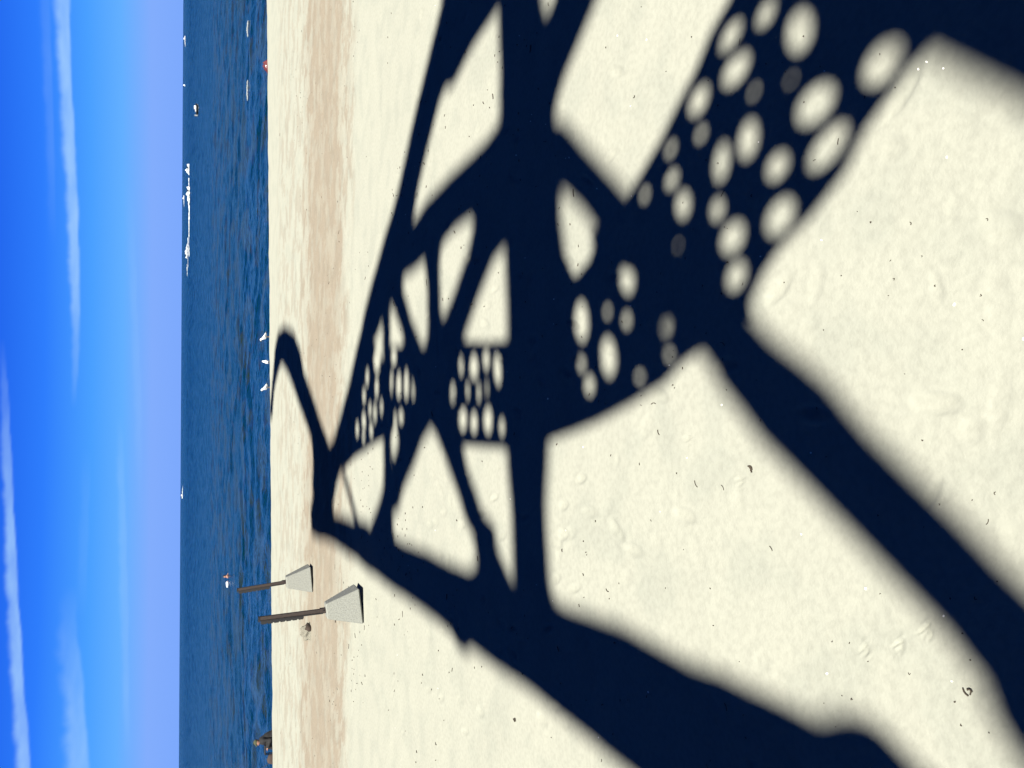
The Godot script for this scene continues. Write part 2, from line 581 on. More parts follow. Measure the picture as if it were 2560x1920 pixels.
# ---------------------------------------------------------------- the steel gantry whose shadow lies on the sand
const TOWER_BARS = [
	["girder", -0.150, [3.18, -24.81, 2.93, -25.22, 1.01, -27.76, -0.32, -29.90, -1.91, -31.96, -3.15, -33.86, -3.38, -34.36, -3.20, -32.44, -2.52, -31.76, -1.89, -30.80, -1.30, -29.83, -1.06, -29.35, -0.79, -28.83, -0.52, -28.55, -0.20, -27.55, 0.42, -26.87, 0.84, -26.52, 1.43, -25.79, 1.74, -25.39, 1.87, -25.13, 2.61, -24.22, 2.87, -23.84]],
	["brace", -0.113, [1.87, -25.72, 1.86, -25.18, 1.81, -24.79, 1.91, -24.50, 2.01, -24.08, 2.10, -23.56, 2.17, -23.07, 2.27, -22.84, 2.53, -22.84, 3.01, -24.33, 2.59, -25.03]],
	["girder", -0.076, [2.58, -23.05, 2.26, -23.10, 2.02, -23.06, 1.58, -23.01, 1.26, -23.03, 0.72, -22.97, 0.11, -22.88, -0.19, -22.82, -0.90, -22.74, -1.92, -22.75, -2.52, -22.57, -3.13, -22.50, -3.38, -22.36, -3.13, -21.45, -2.90, -21.61, -2.26, -21.71, -1.76, -21.66, -1.27, -21.59, -0.78, -21.46, -0.26, -21.31, 0.01, -21.41, 0.16, -21.42, 0.51, -21.48, 0.81, -21.54, 0.94, -21.54, 1.68, -21.72, 1.92, -21.87, 2.24, -22.00]],
	["brace", -0.039, [1.54, -22.07, 1.69, -21.79, 1.81, -21.57, 2.00, -21.31, 1.72, -20.46, 1.54, -20.72, 1.34, -21.03, 1.11, -21.38, 0.91, -21.59, 0.98, -21.95]],
	["brace", -0.002, [0.82, -21.99, 0.82, -21.63, 0.79, -21.47, 0.72, -21.33, 0.53, -21.01, 0.28, -20.57, 0.05, -20.17, -0.20, -19.71, -0.36, -20.24, -0.21, -20.77, -0.13, -20.69, 0.03, -20.94, 0.21, -21.32, 0.25, -21.43, 0.33, -21.88]],
	["brace", 0.035, [0.45, -27.08, 0.68, -26.08, 0.85, -24.87, 0.93, -24.17, 1.01, -23.54, 1.09, -23.22, 1.14, -22.81, 0.40, -22.73, 0.32, -23.25, 0.27, -24.09, 0.19, -24.85, 0.05, -25.43, -0.07, -26.25, -0.19, -27.08, -0.24, -27.64, -0.49, -28.16, -0.34, -29.30, 0.38, -28.49]],
	["brace", 0.072, [0.32, -24.27, 0.54, -22.78, -0.08, -22.70, -0.15, -23.15, -0.24, -23.44, -0.57, -23.93, -0.97, -24.41, -1.38, -24.73, -1.79, -25.46, -2.20, -26.12, -2.32, -26.42, -2.67, -26.89, -3.12, -27.56, -3.42, -27.82, -3.56, -28.22, -3.88, -28.13, -4.13, -28.84, -4.10, -30.08, -3.57, -29.23, -3.27, -28.89, -2.81, -28.15, -2.36, -27.67, -1.80, -26.63, -1.49, -26.64, -0.79, -25.35, -0.69, -25.13, -0.47, -24.79, -0.05, -24.23, 0.20, -24.04]],
	["brace", 0.109, [-0.13, -29.38, -0.20, -27.69, -0.37, -27.69, -0.75, -27.18, -1.09, -26.49, -1.11, -26.29, -1.37, -25.22, -1.84, -24.84, -2.08, -24.57, -2.35, -24.32, -2.52, -24.06, -2.71, -23.76, -2.73, -23.49, -2.79, -23.31, -2.95, -23.27, -3.07, -22.99, -3.17, -22.71, -3.35, -22.27, -3.55, -23.39, -3.37, -24.11, -3.24, -23.91, -3.02, -24.04, -2.93, -24.31, -2.71, -24.59, -2.48, -25.04, -2.27, -25.41, -2.16, -25.65, -2.01, -26.33, -1.84, -26.75, -1.55, -27.05, -1.18, -27.46, -1.00, -27.64, -0.69, -28.19, -0.55, -28.55]],
	["strut", 0.146, [0.01, -26.41, 0.13, -25.51, -0.18, -25.61, -0.65, -25.55, -0.81, -25.39, -1.28, -25.44, -1.32, -26.30, -1.13, -26.30, -0.96, -26.14, -0.38, -26.19]],
	["strut", -0.150, [-0.11, -28.66, -0.55, -28.27, -1.20, -28.28, -1.93, -28.23, -2.50, -28.18, -2.84, -28.02, -3.27, -27.86, -3.85, -28.78, -3.82, -29.34, -3.27, -28.67, -2.95, -28.62, -2.48, -28.70, -1.68, -28.75, -1.05, -28.80, -0.74, -28.84, -0.17, -29.03]],
	["girder", -0.113, [-3.47, -37.49, -3.98, -37.07, -4.64, -37.26, -4.71, -36.99, -5.25, -37.61, -5.69, -37.18, -5.55, -35.97, -4.69, -32.05, -4.63, -33.91, -4.46, -34.01, -4.08, -33.66, -3.69, -33.05, -3.18, -31.97, -2.79, -32.20, -3.07, -33.73, -3.28, -34.39]],
	["lamp_arm", -0.076, [-3.37, -34.42, -3.02, -35.77, -2.52, -37.47, -2.03, -39.27, -1.53, -40.10, -1.14, -41.60, -0.99, -44.07, -1.16, -46.01, -1.70, -47.15, -2.28, -47.56, -3.14, -48.41, -4.18, -49.59, -4.08, -48.25, -3.12, -47.39, -2.60, -46.43, -2.24, -45.52, -2.17, -44.51, -2.33, -43.09, -2.65, -41.36, -3.13, -39.45, -3.62, -37.09]],
	["girder", -0.039, [-5.61, -37.63, -5.70, -37.24, -5.18, -33.82, -4.87, -31.08, -4.81, -29.95, -4.75, -29.60, -4.62, -28.11, -4.43, -26.61, -4.28, -25.20, -4.27, -24.72, -4.33, -24.46, -4.31, -24.24, -4.18, -23.99, -4.10, -23.26, -3.96, -22.13, -3.90, -21.23, -3.84, -20.59, -3.79, -20.10, -3.75, -19.67, -3.81, -19.23, -2.67, -16.87, -2.61, -17.12, -2.58, -17.28, -2.57, -17.34, -2.52, -17.49, -2.50, -17.60, -2.54, -17.74, -2.64, -17.94, -2.65, -18.09, -2.72, -18.87, -2.78, -19.19, -2.83, -20.11, -3.00, -21.25, -3.02, -21.59, -3.12, -21.96, -3.19, -22.50, -3.26, -22.92, -3.33, -23.91, -3.40, -24.14, -3.48, -24.85, -3.59, -25.98, -3.78, -27.34, -3.83, -28.05, -3.89, -28.74, -3.99, -29.59, -4.08, -29.94, -4.05, -30.20, -4.14, -30.90, -4.26, -31.48, -4.41, -32.66, -4.61, -34.01]],
	["girder", -0.002, [-0.95, -19.15, -1.03, -19.02, -1.14, -18.90, -1.41, -18.46, -1.67, -17.87, -1.88, -17.40, -2.00, -17.13, -2.12, -16.94, -2.24, -16.87, -2.32, -16.77, -2.46, -16.57, -1.88, -16.48, -1.73, -16.75, -1.67, -16.88, -1.54, -17.11, -1.41, -17.38, -1.25, -17.69, -1.06, -17.98, -0.97, -18.18, -0.86, -18.46, -0.75, -18.65, -0.66, -18.70, -0.63, -18.98, -0.62, -19.54, -0.89, -19.54]],
	["deck_plate", 0.035, [0.92, -18.34, 0.64, -18.06, 0.33, -17.40, 0.32, -17.31, 0.17, -17.06, 0.03, -16.83, -0.13, -16.56, 0.39, -16.56]],
]
const TOWER_PLATES = [
	[-6.000, [1.55, -12.60, 1.42, -12.79, 1.29, -13.00, 1.13, -13.16, 0.97, -13.39, 0.77, -13.64, 0.56, -13.98, 0.48, -14.12, 0.27, -14.78, 0.09, -14.62, -0.09, -13.80, -0.31, -13.35, -0.34, -12.52, -0.26, -12.55, -0.12, -12.43, -0.00, -12.28, 0.15, -12.00, 0.32, -11.75, 0.50, -11.59, 0.65, -11.37, 0.76, -11.20, 1.07, -11.14],
		[0.76, -11.49, 0.064, 0.100, -0.056, 0.078, 0.68, -11.98, 0.060, 0.124, -0.060, 0.085, 0.46, -11.88, 0.080, 0.134, -0.043, 0.068, 1.06, -12.11, -0.094, -0.016, 0.033, -0.101, 0.84, -12.18, 0.015, 0.009, -0.009, 0.022, 1.23, -12.41, 0.039, 0.060, -0.033, 0.055, 1.21, -12.77, 0.048, 0.093, -0.035, 0.059, 1.01, -12.71, 0.053, 0.115, -0.048, 0.078, 0.85, -12.52, 0.020, 0.013, -0.011, 0.030, 0.93, -13.13, 0.061, 0.079, -0.036, 0.083, 0.61, -12.58, -0.091, -0.026, 0.021, -0.088, 0.73, -13.10, 0.025, 0.027, -0.017, 0.044, 0.53, -12.86, -0.099, -0.019, 0.014, -0.074, 0.70, -13.48, 0.027, 0.035, -0.016, 0.042, 0.51, -13.46, 0.038, 0.042, -0.020, 0.062, 0.43, -12.30, 0.050, 0.062, -0.032, 0.069, 0.17, -12.27, 0.077, 0.087, -0.038, 0.092, 0.34, -13.31, -0.073, 0.001, 0.009, -0.085, 0.46, -13.84, 0.030, 0.015, -0.010, 0.049, 0.27, -12.90, 0.051, 0.010, -0.010, 0.066, 0.10, -12.73, 0.071, 0.073, -0.032, 0.097, -0.11, -12.69, 0.067, 0.058, -0.021, 0.080, 0.10, -13.37, -0.016, 0.000, 0.002, -0.023]],
	[-6.045, [0.19, -15.56, 0.18, -15.28, -0.00, -15.06, 0.01, -14.95, 0.11, -14.71, 0.25, -14.60, 0.22, -14.12, 0.11, -13.62, -0.24, -13.18, -0.51, -12.99, -0.60, -13.24, -0.75, -13.52, -0.93, -14.04, -1.11, -14.64, -1.36, -15.66, -1.04, -15.94, -0.21, -15.75],
		[-0.07, -14.06, -0.096, 0.024, -0.001, -0.113, -0.36, -14.89, -0.142, 0.021, -0.003, -0.137, -0.29, -14.39, -0.030, 0.000, 0.000, -0.049, -0.61, -14.38, -0.131, 0.019, -0.007, -0.133, -0.35, -14.07, -0.041, 0.001, -0.000, -0.063, -0.39, -13.47, 0.047, 0.032, -0.009, 0.068, -0.56, -13.43, -0.024, 0.000, -0.002, -0.055, -0.68, -14.89, -0.045, 0.001, -0.003, -0.065, -0.83, -14.73, -0.061, 0.001, -0.005, -0.086, -0.72, -13.86, -0.024, 0.000, -0.003, -0.059]],
	[-7.090, [-0.91, -23.64, -0.74, -22.84, -0.66, -22.54, -0.81, -22.11, -0.90, -21.74, -0.66, -21.27, -0.64, -20.47, -0.58, -20.09, -0.75, -19.22, -1.32, -19.21, -1.91, -20.37, -2.41, -20.90, -2.03, -21.12, -1.97, -21.21, -2.05, -21.63, -2.33, -22.87, -2.73, -24.49, -3.02, -25.41, -2.93, -26.41, -2.13, -25.11],
		[-0.92, -22.27, -0.164, 0.005, -0.011, -0.269, -1.22, -23.08, -0.122, 0.004, -0.008, -0.153, -1.54, -23.36, -0.107, 0.004, -0.011, -0.148, -1.33, -22.25, -0.163, 0.005, -0.008, -0.120, -1.72, -22.80, -0.103, 0.003, -0.012, -0.138, -1.73, -22.36, -0.140, 0.004, -0.011, -0.121, -1.60, -21.86, -0.105, 0.003, -0.009, -0.105, -1.96, -23.38, -0.133, 0.004, -0.018, -0.189, -2.16, -24.07, -0.112, 0.004, -0.019, -0.183, -2.03, -22.68, -0.111, 0.004, -0.016, -0.154, -2.23, -23.43, -0.073, 0.002, -0.017, -0.149, -0.81, -20.96, -0.106, 0.003, -0.007, -0.197, -1.18, -21.10, -0.166, 0.005, -0.006, -0.094, -1.19, -20.59, -0.174, 0.005, -0.010, -0.158, -1.15, -20.09, -0.196, 0.005, -0.008, -0.134, -1.16, -19.66, -0.149, 0.004, -0.008, -0.125, -1.61, -20.42, -0.080, 0.002, -0.014, -0.154, -1.73, -20.81, -0.148, 0.004, -0.009, -0.090, -2.02, -20.84, -0.212, 0.006, -0.032, -0.270]],
	[-7.135, [-0.72, -18.42, -0.52, -17.83, -0.50, -16.99, -0.49, -16.31, -0.45, -15.37, -1.43, -15.29, -1.54, -16.33, -1.63, -17.26, -1.61, -18.09, -1.28, -18.86],
		[-0.77, -17.24, -0.097, 0.002, -0.004, -0.083, -0.76, -16.74, -0.124, 0.003, -0.007, -0.153, -0.67, -16.30, -0.093, 0.002, -0.004, -0.103, -0.75, -15.93, -0.142, 0.027, -0.007, -0.108, -1.09, -17.58, -0.106, 0.002, -0.007, -0.098, -1.37, -17.70, -0.102, 0.002, -0.010, -0.110, -1.34, -17.16, -0.113, 0.002, -0.014, -0.149, -1.33, -16.73, -0.102, 0.002, -0.013, -0.129, -1.26, -16.23, -0.122, 0.002, -0.014, -0.144, -1.28, -15.77, -0.077, 0.001, -0.008, -0.078, -1.01, -16.56, -0.095, 0.002, -0.004, -0.056, -0.95, -16.28, -0.092, 0.002, -0.002, -0.030, -1.02, -16.98, -0.089, 0.002, -0.004, -0.054]],
]
const TOWER_TIES = [[-3.30, -16.78, -2.84, 0.92, 0.50], [5.17, -22.15, 5.26, 0.92, 0.50], [-2.11, -15.97, -3.20, -6.75, 0.40], [0.64, -15.97, 2.76, 0.92, 0.50], [1.89, -21.92, 5.29, -21.92, 0.45], [3.02, -24.60, 5.29, -21.92, 0.45], [-3.41, -10.25, 5.39, -10.25, 0.35], [-3.16, -4.42, 2.00, -10.02, 0.25], [2.39, -4.42, -3.30, -10.02, 0.25]]
const TOWER_FEET = [[-2.87, 0.46], [5.23, 0.46], [2.73, 0.46]]
const TOWER_CABLE = [-3.40, -33.40, -3.80, -32.30, -4.24, -31.05]
const TOWER_BRACKETS = [[1.65, -11.87], [1.01, -10.82]]
const TOWER_RODS = [[-1.02, -18.51, -1.53, -25.75], [-0.95, -15.50, -1.46, -22.74], [-1.46, -21.49, -1.97, -28.73], [-0.28, -14.28, -0.78, -21.52]]
const TOWER_AT = Vector3(0.000, 0.000, 12.174)
const TOWER_LEAN = 1.4004
const SCRAPS = [[-1.16, -2.42, 1.0], [-0.44, -3.78, 1.2], [-2.99, -7.13, 1.6], [-4.57, -16.61, 2.0]]

func flat(a):
	var p = PackedVector2Array()
	for i in range(0, a.size(), 2):
		p.append(Vector2(a[i], a[i + 1]))
	return p

func cap(st, poly, y, upward):
	var t = Geometry2D.triangulate_polygon(poly)
	for i in range(0, t.size(), 3):
		var q = [poly[t[i]], poly[t[i + 1]], poly[t[i + 2]]]
		var turn = (q[1] - q[0]).cross(q[2] - q[0]) > 0
		if turn != upward:
			q = [q[0], q[2], q[1]]
		for p in q:
			st.add_vertex(Vector3(p.x, y, p.y))

func rim(st, poly, y0, y1):
	for i in poly.size():
		var a = poly[i]
		var b = poly[(i + 1) % poly.size()]
		quad(st, Vector3(a.x, y0, a.y), Vector3(b.x, y0, b.y), Vector3(b.x, y1, b.y), Vector3(a.x, y1, a.y))

func prism(poly, y0, y1):
	var st = tool()
	cap(st, poly, y1, true)
	cap(st, poly, y0, false)
	rim(st, poly, y0, y1)
	return done(st)

# cut until no piece has a hole inside it
func pieces(poly, holes):
	if holes.is_empty():
		return [poly]
	var h = holes[0]
	var c = Vector2.ZERO
	for p in h:
		c += p
	c /= h.size()
	var out = []
	for s in [-1.0, 1.0]:
		var half = PackedVector2Array([Vector2(c.x, c.y - 99), Vector2(c.x + 99 * s, c.y - 99), Vector2(c.x + 99 * s, c.y + 99), Vector2(c.x, c.y + 99)])
		for piece in Geometry2D.intersect_polygons(poly, half):
			for rest in Geometry2D.clip_polygons(piece, h):
				var left = []
				for o in holes.slice(1):
					if not Geometry2D.intersect_polygons(rest, o).is_empty():
						left.append(o)
				out.append_array(pieces(rest, left))
	return out

func build_tower():
	# a tall lattice leaning a little over the beach, standing behind the camera; its own x runs across, -z up the lattice, y through its thickness
	var t = thing("steel_tower", "tall dark steel lattice tower with perforated landings, its shadow cast across the sand", "tower", TOWER_AT)
	t.basis = Basis(Vector3.RIGHT, TOWER_LEAN)
	for b in TOWER_BARS:
		part(b[0], prism(flat(b[2]), b[1] - 0.05, b[1] + 0.05), mats.steel, t)
	for d in TOWER_PLATES:
		var poly = flat(d[1])
		var holes = []
		for i in range(0, d[2].size(), 6):
			var h = PackedVector2Array()
			for k in 16:
				var a = TAU * k / 16
				h.append(Vector2(d[2][i], d[2][i + 1]) + Vector2(d[2][i + 2], d[2][i + 3]) * cos(a) + Vector2(d[2][i + 4], d[2][i + 5]) * sin(a))
			holes.append(h)
		var st = tool()
		for p in pieces(poly, holes):
			cap(st, p, d[0] + 0.008, true)
			cap(st, p, d[0] - 0.008, false)
		rim(st, poly, d[0] - 0.008, d[0] + 0.008)
		for h in holes:
			rim(st, h, d[0] - 0.008, d[0] + 0.008)
		part("perforated_deck", done(st), mats.steel, t)
	var c = flat(TOWER_CABLE)
	part("stay_cable", tube([Vector3(c[0].x, 0, c[0].y), Vector3(c[1].x, 0, c[1].y), Vector3(c[2].x, 0, c[2].y)], [0.1, 0.1, 0.1]), mats.steel, t)
	# below and beside what the shadow shows: legs, cross beams and footings
	for i in TOWER_TIES.size():
		var b = TOWER_TIES[i]
		var p = Vector3(b[0], -0.45 - 0.02 * i, b[1])
		var q = Vector3(b[2], -0.45 - 0.02 * i, b[3])
		var o = part("leg" if b[4] > 0.46 else ("girder" if b[4] > 0.3 else "brace"), post_mesh(Vector3(b[4], p.distance_to(q), b[4]), 0.04), mats.steel, t, (p + q) / 2)
		o.basis = Basis(Quaternion(Vector3.UP, (q - p).normalized()))
	for b in TOWER_BRACKETS:
		part("bracket", box_mesh(Vector3(b[0], -3.2, b[1]), Vector3(0.2, 6.2, 0.3)), mats.steel, t)
	for b in TOWER_RODS:
		part("hanger_rod", tube([Vector3(b[0], -7.1, b[1]), Vector3(b[2], 0.05, b[3])], [0.025, 0.025], 6), mats.steel, t)
	for f in TOWER_FEET:
		var foot = part("footing", post_mesh(Vector3(1.4, 0.8, 1.4), 0.06), mats.concrete, t, Vector3(f[0], -0.45, f[1]))
		foot.basis = t.basis.inverse()
		# raking strut from the ground behind up to the leg
		var low = t.transform.affine_inverse() * Vector3(t.position.x + f[0] * 1.1, 0.1, t.position.z + 6.5)
		var high = Vector3(f[0], -0.5, f[1] - 9.0)
		var s = part("strut", post_mesh(Vector3(0.3, low.distance_to(high), 0.3), 0.03), mats.steel, t, (low + high) / 2)
		s.basis = Basis(Quaternion(Vector3.UP, (high - low).normalized()))

# ---------------------------------------------------------------- concrete blocks with posts
func frustum(bx, bz, tx, tz, h, cut):
	# a cast block, its corners cut
	var st = tool()
	var ring = func(x, z, y):
		var c = cut
		return [Vector3(x - c, y, -z), Vector3(x, y, -z + c), Vector3(x, y, z - c), Vector3(x - c, y, z), Vector3(-x + c, y, z), Vector3(-x, y, z - c), Vector3(-x, y, -z + c), Vector3(-x + c, y, -z)]
	var levels = [ring.call(bx - 0.015, bz - 0.015, 0.0), ring.call(bx, bz, 0.02), ring.call(tx + 0.006, tz + 0.006, h - 0.015), ring.call(tx - 0.008, tz - 0.008, h)]
	for l in 3:
		for i in 8:
			quad(st, levels[l][i], levels[l][(i + 1) % 8], levels[l + 1][(i + 1) % 8], levels[l + 1][i])
	for i in 8:
		for v in [Vector3(0, h, 0), levels[3][i], levels[3][(i + 1) % 8], Vector3.ZERO, levels[0][(i + 1) % 8], levels[0][i]]:
			st.add_vertex(v)
	return done(st)

func make_post(label, at, turn, tilt, lean_):
	var t = thing("concrete_post", label, "post", at, turn, "concrete blocks with brown posts")
	t.rotation.z = tilt
	part("concrete_base", frustum(0.285, 0.22, 0.122, 0.10, 0.55, 0.012), mats.concrete, t)
	var lean = Basis(Vector3.BACK, lean_)
	var foot = Vector3(0.005, 0.54, 0.0)
	var post = part("post", post_mesh(Vector3(0.062, 1.03, 0.05), 0.006), mats.brown, t, foot + lean * Vector3(0, 0.53, 0))
	post.basis = lean
	var collar = part("collar", post_mesh(Vector3(0.084, 0.10, 0.07), 0.006), mats.brown, t, foot + lean * Vector3(0, 0.05, 0))
	collar.basis = lean
	var bolt = CylinderMesh.new()
	bolt.top_radius = 0.009
	bolt.bottom_radius = 0.009
	bolt.height = 0.02
	bolt.radial_segments = 8
	var bo = part("bolt", bolt, mats.black, collar, Vector3(0.01, 0.0, 0.04))
	bo.rotation.x = PI / 2
	var rail = part("slotted_rail", box_mesh(Vector3.ZERO, Vector3(0.042, 0.67, 0.04)), mats.black, t, foot + lean * Vector3(-0.058, 0.70, 0.02))
	rail.basis = lean
	for i in 7:
		part("lug", box_mesh(Vector3.ZERO, Vector3(0.014, 0.07, 0.03)), mats.black, rail, Vector3(-0.0265, -0.29 + i * 0.095, 0.0))
	var back = part("back_plate", box_mesh(Vector3.ZERO, Vector3(0.018, 0.98, 0.07)), mats.black, t, foot + lean * Vector3(-0.038, 0.545, 0.005))
	back.basis = lean
	part("cap", post_mesh(Vector3(0.085, 0.02, 0.06), 0.004), mats.black, t, foot + lean * Vector3(-0.012, 1.055, 0.0)).basis = lean

func build_posts():
	make_post("concrete block tipped over a dark gap with brown post, inland of its twin", Vector3(-3.64, 0.036, -14.15), 0.03, 0.12, -0.08)
	make_post("concrete block with leaning brown post, closer to the water than its twin", Vector3(-4.43, 0.028, -19.85), 0.03, 0.09, 0.0)

func build_rock():
	var n = noise(81, 5.0, 3)
	var st = SurfaceTool.new()
	st.begin(Mesh.PRIMITIVE_TRIANGLES)
	st.set_smooth_group(-1)
	var seg = 11
	var lev = 6
	var at = func(i, k):
		var a = TAU * k / seg
		var e = lerpf(-0.5, PI / 2, i / float(lev))
		var p = Vector3(cos(a) * cos(e), sin(e), sin(a) * cos(e))
		p *= 1.0 + 0.45 * n.get_noise_3d(p.x * 0.3 + 3.0, p.y * 0.3, p.z * 0.3)
		return Vector3(p.x * 0.21, p.y * 0.19 + 0.02, p.z * 0.15)
	for i in lev:
		for k in seg:
			quad(st, at.call(i, k), at.call(i + 1, k), at.call(i + 1, (k + 1) % seg), at.call(i, (k + 1) % seg))
	var t = part("rock", done(st), mats.rock, self, Vector3(-5.72, 0.0, -20.1))
	part("painted_shade", skin([[Vector3(0.10, 0.03, 0.10), 0.07, Vector3(0.15, 0.05, 0.02), 0.06], [Vector3(0.12, 0.06, 0.08), 0.05, Vector3(0.08, 0.12, 0.06), 0.035]], 0.02, 0.03), mats.rock_shade, t)  # dark lump on the right stands in for shade on that side
	tag(t, "pale angular rock with its shaded side coloured dark brown on the sand by the concrete posts", "rock")

# ---------------------------------------------------------------- gulls at the water's edge
func make_gull(label, at, turn, crouch):
	var t = thing("gull", label, "bird", at, turn, "gulls at the water's edge")
	var h = 0.20 - crouch
	# nose along +x
	var body = [[Vector3(-0.10, h + 0.05, 0), 0.035, Vector3(0.05, h + 0.09, 0), 0.062], [Vector3(0.05, h + 0.09, 0), 0.062, Vector3(0.115, h + 0.19, 0), 0.026], [Vector3(0.115, h + 0.19, 0), 0.028, Vector3(0.145, h + 0.215, 0), 0.030]]
	part("body", skin(body, 0.014, 0.03), mats.white, t)
	for s in [-1, 1]:
		part("wing", skin([[Vector3(0.06, h + 0.11, 0.045 * s), 0.03, Vector3(-0.16, h + 0.05, 0.03 * s), 0.012]], 0.012, 0.01), mats.grey, t)
		part("leg", tube([Vector3(0.01, h + 0.05, 0.022 * s), Vector3(0.015, h * 0.5, 0.024 * s), Vector3(0.01, 0.0, 0.024 * s), Vector3(0.045, -0.004, 0.026 * s)], [0.007, 0.005, 0.005, 0.004], 6), mats.yellow, t)
	part("tail", tube([Vector3(-0.12, h + 0.05, 0), Vector3(-0.20, h + 0.035, 0)], [0.025, 0.012], 6), mats.black, t)
	part("beak", tube([Vector3(0.165, h + 0.213, 0), Vector3(0.20, h + 0.205, 0), Vector3(0.215, h + 0.196, 0)], [0.010, 0.007, 0.002], 6), mats.yellow, t)

func build_gulls():
	for g in [[1.66, -32.0, 2.6, 0.0, "white gull standing upright at the crest above the arched shadow's tip"], [0.74, -32.0, 1.4, 0.06, "white gull hunched low, half hidden by the sand between two others"], [-0.16, -31.9, 2.4, 0.0, "white gull with head raised, where the arched shadow meets the crest"]]:
		make_gull(g[4], Vector3(g[0], sand_height(g[0], g[1]), g[1]), g[2], g[3])

# ---------------------------------------------------------------- boats and jet skis
func hull(length, beam, depth, flare = 1.0):
	var st = tool()
	var rows = []
	for i in 9:
		var s = i / 8.0
		var w = beam * 0.5 * (1.0 - pow(s, 3.0)) + 0.01
		var x = lerpf(-length / 2, length / 2, s)
		var up_ = depth * (0.8 + 0.35 * s * s) * flare
		rows.append([Vector3(x, up_, w), Vector3(x, depth * 0.2, w * 0.85), Vector3(x, -depth * 0.3, 0), Vector3(x, depth * 0.2, -w * 0.85), Vector3(x, up_, -w)])
	for i in 8:
		for k in 5:
			quad(st, rows[i][k], rows[i + 1][k], rows[i + 1][(k + 1) % 5], rows[i][(k + 1) % 5])
	for k in range(1, 4):
		for v in [rows[0][0], rows[0][k], rows[0][k + 1]]:
			st.add_vertex(v)
	return done(st)

func spray(length, height, width, sd):
	# a tail of thrown water: many small clots, thick at the stern and thinning away
	var r = RandomNumberGenerator.new()
	r.seed = sd
	var st = tool()
	for i in 70:
		var s = pow(r.randf(), 1.2)
		var c = Vector3(-s * length, maxf(0.0, height * (1.0 - s) * r.randf()), r.randf_range(-0.5, 0.5) * width)
		var q = (0.35 - 0.2 * s) * height * r.randf_range(0.6, 1.4)
		box(st, c, Vector3(q * 3.0, q, q * 2.0), Basis.from_euler(Vector3(r.randf() * 3.0, r.randf() * 3.0, r.randf() * 3.0)))
	return done(st)

func rider(o, scale, mat):
	var p = part("rider", skin([[Vector3(-0.2, 0.75, 0) * scale, 0.17 * scale, Vector3(0.05, 1.25, 0) * scale, 0.18 * scale], [Vector3(0.05, 1.25, 0) * scale, 0.10 * scale, Vector3(0.13, 1.58, 0) * scale, 0.12 * scale], [Vector3(0.05, 1.25, 0.18) * scale, 0.07 * scale, Vector3(0.55, 1.0, 0.22) * scale, 0.05 * scale], [Vector3(0.05, 1.25, -0.18) * scale, 0.07 * scale, Vector3(0.55, 1.0, -0.22) * scale, 0.05 * scale], [Vector3(-0.2, 0.75, 0.12) * scale, 0.11 * scale, Vector3(0.25, 0.5, 0.3) * scale, 0.08 * scale], [Vector3(-0.2, 0.75, -0.12) * scale, 0.11 * scale, Vector3(0.25, 0.5, -0.3) * scale, 0.08 * scale]], 0.07 * scale, 0.08), mat, o)
	p.set_meta("label", "rider in dark clothes leaning to the handlebar")

func jet_ski(label, at, turn, spray_len, sd, coat):
	var t = thing("jet_ski", label, "jet ski", at, turn, "jet skis out on the water")
	part("hull", hull(3.2, 1.15, 0.55), coat, t)
	part("seat", post_mesh(Vector3(1.2, 0.3, 0.45), 0.06), mats.black, t, Vector3(-0.4, 0.65, 0))
	part("handlebar", tube([Vector3(0.5, 0.9, -0.38), Vector3(0.55, 0.98, 0), Vector3(0.5, 0.9, 0.38)], [0.04, 0.05, 0.04], 6), mats.black, t)
	rider(t, 1.0, mats.navy)
	part("spray", spray(spray_len, 1.3, 1.6, sd), mats.foam, t, Vector3(-1.3, 0, 0))
	part("spray", spray(2.2, 0.9, 2.6, sd + 1), mats.foam, t, Vector3(1.4, 0, 0))

